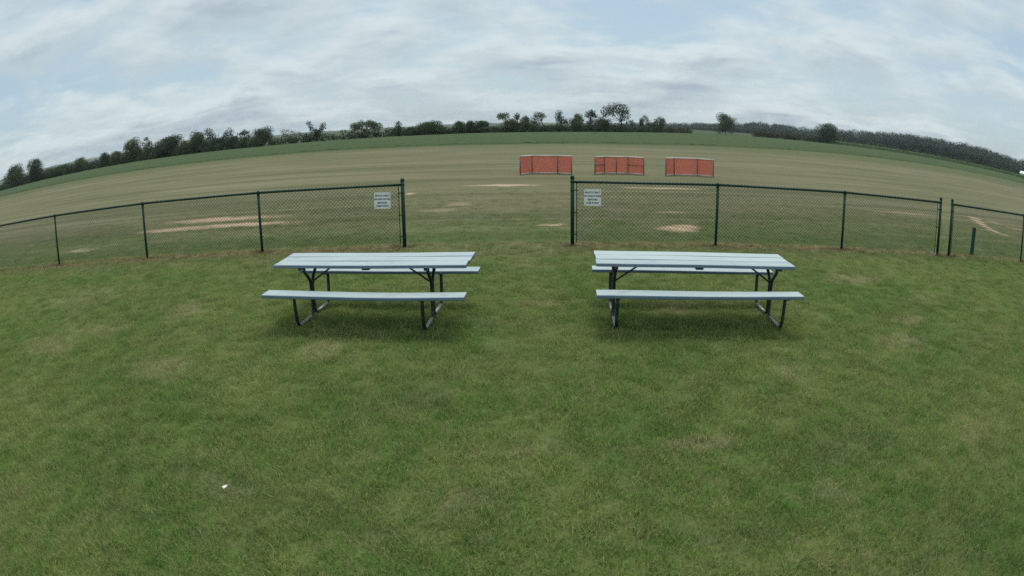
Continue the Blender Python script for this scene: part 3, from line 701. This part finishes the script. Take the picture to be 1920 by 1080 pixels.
def make_sign(label, loc, rz, tilt, wd, ht, bow):
    root = empty('warning_sign', loc, rz); root.rotation_euler = (0, tilt, rz); tag(root, label, 'sign', 'signs on the fence beside the opening')
    V = []; F = []; n = 8
    for i in range(n+1):
        u = -wd/2+wd*i/n; yb = bow*math.cos(math.pi*i/n-math.pi/2)
        V += [(u, -yb, -ht/2), (u, -yb, ht/2), (u, -yb+.004, ht/2), (u, -yb+.004, -ht/2)]
    for i in range(n):
        for a, c in ((0, 1), (1, 2), (2, 3), (3, 0)): F.append((i*4+a, i*4+c, (i+1)*4+c, (i+1)*4+a)[::-1])
    F += [(0, 1, 2, 3), (n*4+3, n*4+2, n*4+1, n*4)]
    mesh_obj('plate', V, F, M_SIGN, root)
    for body, z, sz in (('PILOTS ONLY', .093, .046), ('NO SPECTATORS', .026, .0400), ('BEYOND', -.042, .046), ('THIS POINT', -.105, .046)):
        text_mesh(body, sz, (0, -bow-.0022, z), root)
    for sx_ in (-1, 1):
        for sz_ in (-1, 1):
            mb = MB(); mb.box((sx_*(wd/2-.022)-.004, -.006, sz_*(ht/2-.018)-.006), (sx_*(wd/2-.022)+.004, .024, sz_*(ht/2-.018)+.006)); mb.build('cable_tie', M_TIE, root)
def on_line(x, a, b_): s = (x-a[0])/(b_[0]-a[0]); return a[1]+(b_[1]-a[1])*s, math.atan2(b_[1]-a[1], b_[0]-a[0])
yy, rz = on_line(-2.432, FENCE_PTS[4], FENCE_PTS[5]); make_sign('white square sign on the fence left of the opening', (-2.432, yy-.032, .917), rz, R(1.5), .318, .312, .004)
yy, rz = on_line(1.522, FENCE_PTS[6], FENCE_PTS[7]); make_sign('white square sign on the fence right of the opening', (1.522, yy-.032, .915), rz, R(.0), .316, .312, .004)

# ------------------------------------------------------------------ orange barriers
m, t, b, o = mat('orange_barrier_mesh'); P = t.add('ShaderNodeTexCoord').outputs['Object']
n1 = t.noise(P, 3.0, 4, .6); wv = t.noise(t.vec('MULTIPLY', P, (2.0, 2.0, 22.0)), 1.0, 3, .6)
t.put(b.inputs['Base Color'], t.mix(t.ramp(wv, .35, .65, 0, .5), t.mix(n1, rgb(.94, .33, .25), rgb(.96, .40, .31)), rgb(.86, .29, .22)))
b.inputs['Roughness'].default_value = .75; M_ORANGE = m
tr = t.add('ShaderNodeBsdfTranslucent', {0: rgb(.94, .39, .31)}); mx = t.add('ShaderNodeMixShader', {0: .62, 1: b.outputs[0], 2: tr.outputs[0]}); t.l.new(mx.outputs[0], o.inputs[0])
m, t, b, o = mat('grey_pipe'); b.inputs['Base Color'].default_value = rgb(.15, .11, .12); b.inputs['Roughness'].default_value = .6; M_PIPE = m
m, t, b, o = mat('pale_pipe'); b.inputs['Base Color'].default_value = rgb(.62, .58, .55); b.inputs['Roughness'].default_value = .55; M_PALE = m
def make_barrier(label, pts, H, extra, seed):
    g = np.random.default_rng(seed); ox = sum(p[0] for p in pts)/4; oy = sum(p[1] for p in pts)/4
    root = empty('safety_barrier', (ox, oy, 0)); tag(root, label, 'barrier', 'orange barriers on the airfield')
    P = [(p[0]-ox, p[1]-oy) for p in pts]
    for i, (x, y) in enumerate(P):
        mb = MB(); mb.tube([(x, y, -.02), (x, y, H)], .022, 8); mb.build('upright', M_PIPE, root, True)
    for i in range(3):
        a = Vector((*P[i], 0)); c = Vector((*P[i+1], 0)); d = (c-a).normalized(); nrm = Vector((-d.y, d.x, 0))
        for z, nm in ((H-.0, 'top_pipe'), (.045, 'bottom_pipe')):
            mb = MB(); mb.tube([a+Vector((0, 0, z)), c+Vector((0, 0, z))], .027, 8); mb.build(nm, M_PALE, root, True)
        Lp = (c-a).length; nv = int(Lp/.045); nh = int((H-.06)/.038); nt = MB()
        def sway(u, z): return .034+.010*math.sin(u*7+z*5+seed+i)
        for k in range(nv+1):
            u = Lp*k/nv; w_ = .0145; col = []
            for j in range(7):
                z = .05+(H-.06)*j/6; y_ = sway(u, z); col.append((u, y_, z))
            b0 = len(nt.v)
            for (u_, y_, z) in col:
                for du, dy in ((-w_, 0), (w_, 0), (w_, .003), (-w_, .003)):
                    p = a+d*(u_+du)+nrm*(y_+dy); nt.v.append((p.x, p.y, z))
            for j in range(6):
                for e in range(4): nt.face([b0+j*4+e, b0+j*4+(e+1) % 4, b0+j*4+4+(e+1) % 4, b0+j*4+4+e])
        for k in range(nh+1):
            z = .05+(H-.06)*k/nh; b0 = len(nt.v)
            for j in range(9):
                u = Lp*j/8; y_ = sway(u, z)
                for dz, dy in ((-.010, .0005), (.010, .0005), (.010, .0035), (-.010, .0035)):
                    p = a+d*u+nrm*(y_+dy); nt.v.append((p.x, p.y, z+dz))
            for j in range(8):
                for e in range(4): nt.face([b0+j*4+e, b0+j*4+4+e, b0+j*4+4+(e+1) % 4, b0+j*4+(e+1) % 4])
        nt.build('mesh_panel', M_ORANGE, root)['kind'] = 'stuff'
        if extra and i != 1:
            mb = MB(); mb.tube([a+nrm*-.03+Vector((0, 0, H*.52)), c+nrm*-.03+Vector((0, 0, H*.52))], .02, 8); mb.build('middle_pipe', M_PIPE, root, True)
    if extra:
        mid = Vector(((P[1][0]+P[2][0])/2, (P[1][1]+P[2][1])/2, 0)); mb = MB(); mb.tube([mid+Vector((0, -.03, 0)), mid+Vector((0, -.03, H))], .02, 8); mb.build('upright', M_PIPE, root, True)
make_barrier('left orange mesh barrier with pale top rail and plain panels', [(.43, 27.95), (.97, 28.5), (2.11, 28.5), (2.68, 27.95)], .83, False, 1)
make_barrier('middle orange mesh barrier with extra pipes across its wings', [(3.76, 28.15), (4.25, 28.65), (5.35, 28.65), (5.98, 28.1)], .80, True, 2)
make_barrier('right orange mesh barrier with plain panels', [(7.0, 28.0), (7.52, 28.5), (8.68, 28.55), (9.3, 28.0)], .81, False, 3)

# ------------------------------------------------------------------ picnic tables
m, t, b, o = mat('lit_worn_top_paint'); P = t.add('ShaderNodeTexCoord').outputs['Object']  # pale tone carries the sky light on the tops; stains and chips are wear
gr = t.noise(t.vec('MULTIPLY', P, (1.2, 22, 22)), 1.0, 5, .65); bl_ = t.noise(P, 3.0, 5, .6); ch = t.noise(t.vec('MULTIPLY', P, (6, 30, 30)), 1.0, 5, .7)
rnd = t.add('ShaderNodeObjectInfo').outputs['Random']
c = t.mix(t.ramp(gr, .35, .7), rgb(.36, .44, .45), rgb(.44, .515, .515)); c = t.mix(t.ramp(bl_, .45, .75, 0, .4), c, rgb(.30, .39, .42)); c = t.mix(t.ramp(ch, .66, .74, 0, .7), c, rgb(.20, .24, .26))
st_ = t.noise(t.vec('ADD', P, t.add('ShaderNodeCombineXYZ', {0: t.math('MULTIPLY', rnd, 40.0)}).outputs[0]), 5.0, 6, .7)
c = t.mix(t.ramp(st_, .54, .72, 0, .55), c, rgb(.27, .31, .30)); c = t.mix(1.0, c, t.mix(rnd, rgb(.90, .91, .92), rgb(1.07, 1.06, 1.04)), 'MULTIPLY')
t.put(b.inputs['Base Color'], c); b.inputs['Roughness'].default_value = .5; bump(t, b, gr, .35, .004); M_TOP = m
m, t, b, o = mat('shaded_edge_paint'); P = t.add('ShaderNodeTexCoord').outputs['Object']  # same board paint, darker and bluer: shade on the sides put into the colour
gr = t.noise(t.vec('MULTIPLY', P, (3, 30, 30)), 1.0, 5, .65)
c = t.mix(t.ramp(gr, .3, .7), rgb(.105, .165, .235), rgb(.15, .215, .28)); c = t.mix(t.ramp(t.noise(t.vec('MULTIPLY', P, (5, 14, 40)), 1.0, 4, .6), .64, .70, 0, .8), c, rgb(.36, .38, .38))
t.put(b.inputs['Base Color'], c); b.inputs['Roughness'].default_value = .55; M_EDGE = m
m, t, b, o = mat('dark_steel_pipe'); P = t.add('ShaderNodeTexCoord').outputs['Object']
c = t.mix(t.ramp(t.noise(P, 11, 5, .65), .55, .75), rgb(.030, .032, .040), rgb(.10, .10, .105)); t.put(b.inputs['Base Color'], c); b.inputs['Metallic'].default_value = .35; b.inputs['Roughness'].default_value = .42; M_STEEL = m
m, t, b, o = mat('scuffed_steel_skid'); P = t.add('ShaderNodeTexCoord').outputs['Object']
c = t.mix(t.noise(P, 16, 5, .65), rgb(.26, .25, .25), rgb(.48, .46, .45)); t.put(b.inputs['Base Color'], c); b.inputs['Metallic'].default_value = .3; b.inputs['Roughness'].default_value = .5; M_SKID = m
def board(name, x0, x1, yc, wd, ztop, th, parent, sag, twist, seed):
    """plank along x with eased edges, slight sag and warp"""
    g = np.random.default_rng(seed); n = 14; e = .006; V = []; F = []; sl = []
    prof = [(-wd/2+e, 0), (wd/2-e, 0), (wd/2, -e), (wd/2, -th+e), (wd/2-e, -th), (-wd/2+e, -th), (-wd/2, -th+e), (-wd/2, -e)]
    ph = g.uniform(0, 6)
    for i in range(n+1):
        s = i/n; x = x0+(x1-x0)*s; dz = -sag*math.sin(math.pi*s)+.002*math.sin(s*7+ph); dy = .0015*math.sin(s*5+ph); tw = twist*(s-.5)
        for (py_, pz_) in prof: V.append((x, yc+dy+py_, ztop+dz+pz_+tw*py_))
    for i in range(n):
        for k in range(8):
            k2 = (k+1) % 8; F.append((i*8+k, (i+1)*8+k, (i+1)*8+k2, i*8+k2)[::-1]); sl.append(0 if k == 0 else 1)  # top face takes the lit tone, all other faces the shaded one
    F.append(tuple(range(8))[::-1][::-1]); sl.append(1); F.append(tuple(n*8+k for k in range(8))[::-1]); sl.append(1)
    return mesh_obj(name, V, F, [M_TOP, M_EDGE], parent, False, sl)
def arc(pts, r, n=5):
    """round the corners of a polyline"""
    pts = [Vector(p) for p in pts]; out = [pts[0]]
    for a, b_, c in zip(pts[:-2], pts[1:-1], pts[2:]):
        u = (a-b_); v = (c-b_); k = min(r, u.length*.48, v.length*.48); p = b_+u.normalized()*k; q = b_+v.normalized()*k
        for i in range(n+1):
            s = i/n; out.append(p*(1-s)**2+b_*2*s*(1-s)+q*s*s)
    return out+[pts[-1]]
def make_table(label, loc, rz, frames, sags, seed, L=2.42):
    root = empty('picnic_table', loc, rz); tag(root, label, 'picnic table', 'picnic tables in front of the fence')
    TH, BH, th = .740, .468, .038; g = np.random.default_rng(seed)
    for k, yc in enumerate((-.2395, 0, .2395)):
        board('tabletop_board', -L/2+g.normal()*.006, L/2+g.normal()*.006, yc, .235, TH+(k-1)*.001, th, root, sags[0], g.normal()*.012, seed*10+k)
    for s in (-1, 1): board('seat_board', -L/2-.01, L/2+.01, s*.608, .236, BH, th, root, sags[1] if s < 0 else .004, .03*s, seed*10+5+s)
    for fx, inn in zip(frames, (1, -1)):
        for s in (-1, 1):
            p = arc([(fx, s*.215, TH-th-.03), (fx, s*.205, .62), (fx, s*.028, .47), (fx, s*.028, .06), (fx, s*.115, .021), (fx, s*.50, .021), (fx, s*.565, .10), (fx, s*.585, .26), (fx, s*.59, BH-th-.012)], .085)
            cut = [i for i, q in enumerate(p) if q.z < .03 and abs(q.y) > .1]
            mb = MB(); mb.tube(p, .0205, 10); leg = mb.build('leg_frame', M_STEEL, root, True)
            a, c = p[cut[0]], p[cut[-1]]
            mb = MB(); mb.tube([a+(c-a)*.02+Vector((0, 0, .0015)), c-(c-a)*.02+Vector((0, 0, .0015))], .0212, 10); mb.build('skid_wear', M_SKID, leg, True)
            mb = MB(); mb.box((fx-.02, s*.608-.10, BH-th-.014), (fx+.02, s*.608+.10, BH-th-.001)); mb.build('seat_bracket', M_STEEL, root)
        mb = MB(); mb.box((fx-.02, -.34, TH-th-.034), (fx+.02, .34, TH-th-.001)); mb.build('top_bracket', M_STEEL, root)
        mb = MB(); mb.tube([(fx+inn*.012, 0, .45), (fx+inn*.36, 0, TH-th-.018)], .011, 8); mb.build('brace', M_STEEL, root, True)
        mb = MB(); mb.box((fx+inn*.36-.03, -.05, TH-th-.02), (fx+inn*.36+.03, .05, TH-th-.001)); mb.build('brace_plate', M_STEEL, root)
    mb = MB(); mb.box((-.045, -.33, TH-th-.030), (.045, .33, TH-th-.006)); mb.build('cleat', M_STEEL, root)
    return root
make_table('left pale blue picnic table with black pipe legs and sagging bench', (-1.672, 7.37, 0), -.0782, (-.845, .725), (.004, .014), 3)
make_table('right pale blue picnic table with black pipe legs and straight bench', (2.190, 7.196, 0), -.0854, (-.98, 1.02), (.003, .004), 4)

# ------------------------------------------------------------------ scrap on the lawn
m, t, b, o = mat('scrap_paper'); b.inputs['Base Color'].default_value = rgb(.82, .79, .72); b.inputs['Roughness'].default_value = .7; M_SCR = m
V = [(-.022, -.004, .040), (.004, .016, .046), (.026, .010, .052), (.010, -.014, .040), (-.002, -.020, .034), (-.022, -.004, .037), (.004, .016, .043), (.026, .010, .049), (.010, -.014, .037), (-.002, -.020, .031)]
F = [(0, 4, 3, 1), (1, 3, 2), (5, 6, 8, 9), (6, 7, 8), (0, 5, 9, 4), (4, 9, 8, 3), (3, 8, 7, 2), (2, 7, 6, 1), (1, 6, 5, 0)]
o = mesh_obj('paper_scrap', V, F, M_SCR); o.location = (-1.986, 3.32, .004); tag(o, 'small white scrap lying on the front lawn', 'scrap')

# ------------------------------------------------------------------ the air
mh = bpy.data.materials.new('haze_air'); mh.use_nodes = True; t = NT(mh.node_tree); t.n.clear()
o_ = t.add('ShaderNodeOutputMaterial'); pv = t.add('ShaderNodeVolumePrincipled', {'Color': rgb(.80, .88, .96), 'Density': HAZE, 'Anisotropy': .2}); t.l.new(pv.outputs[0], o_.inputs['Volume'])
mb = MB(); mb.box((-3600, -3600, -6), (3600, 3600, 45)); o = mb.build('haze', mh); tag(o, 'thin summer haze over the fields', 'haze', kind='stuff')
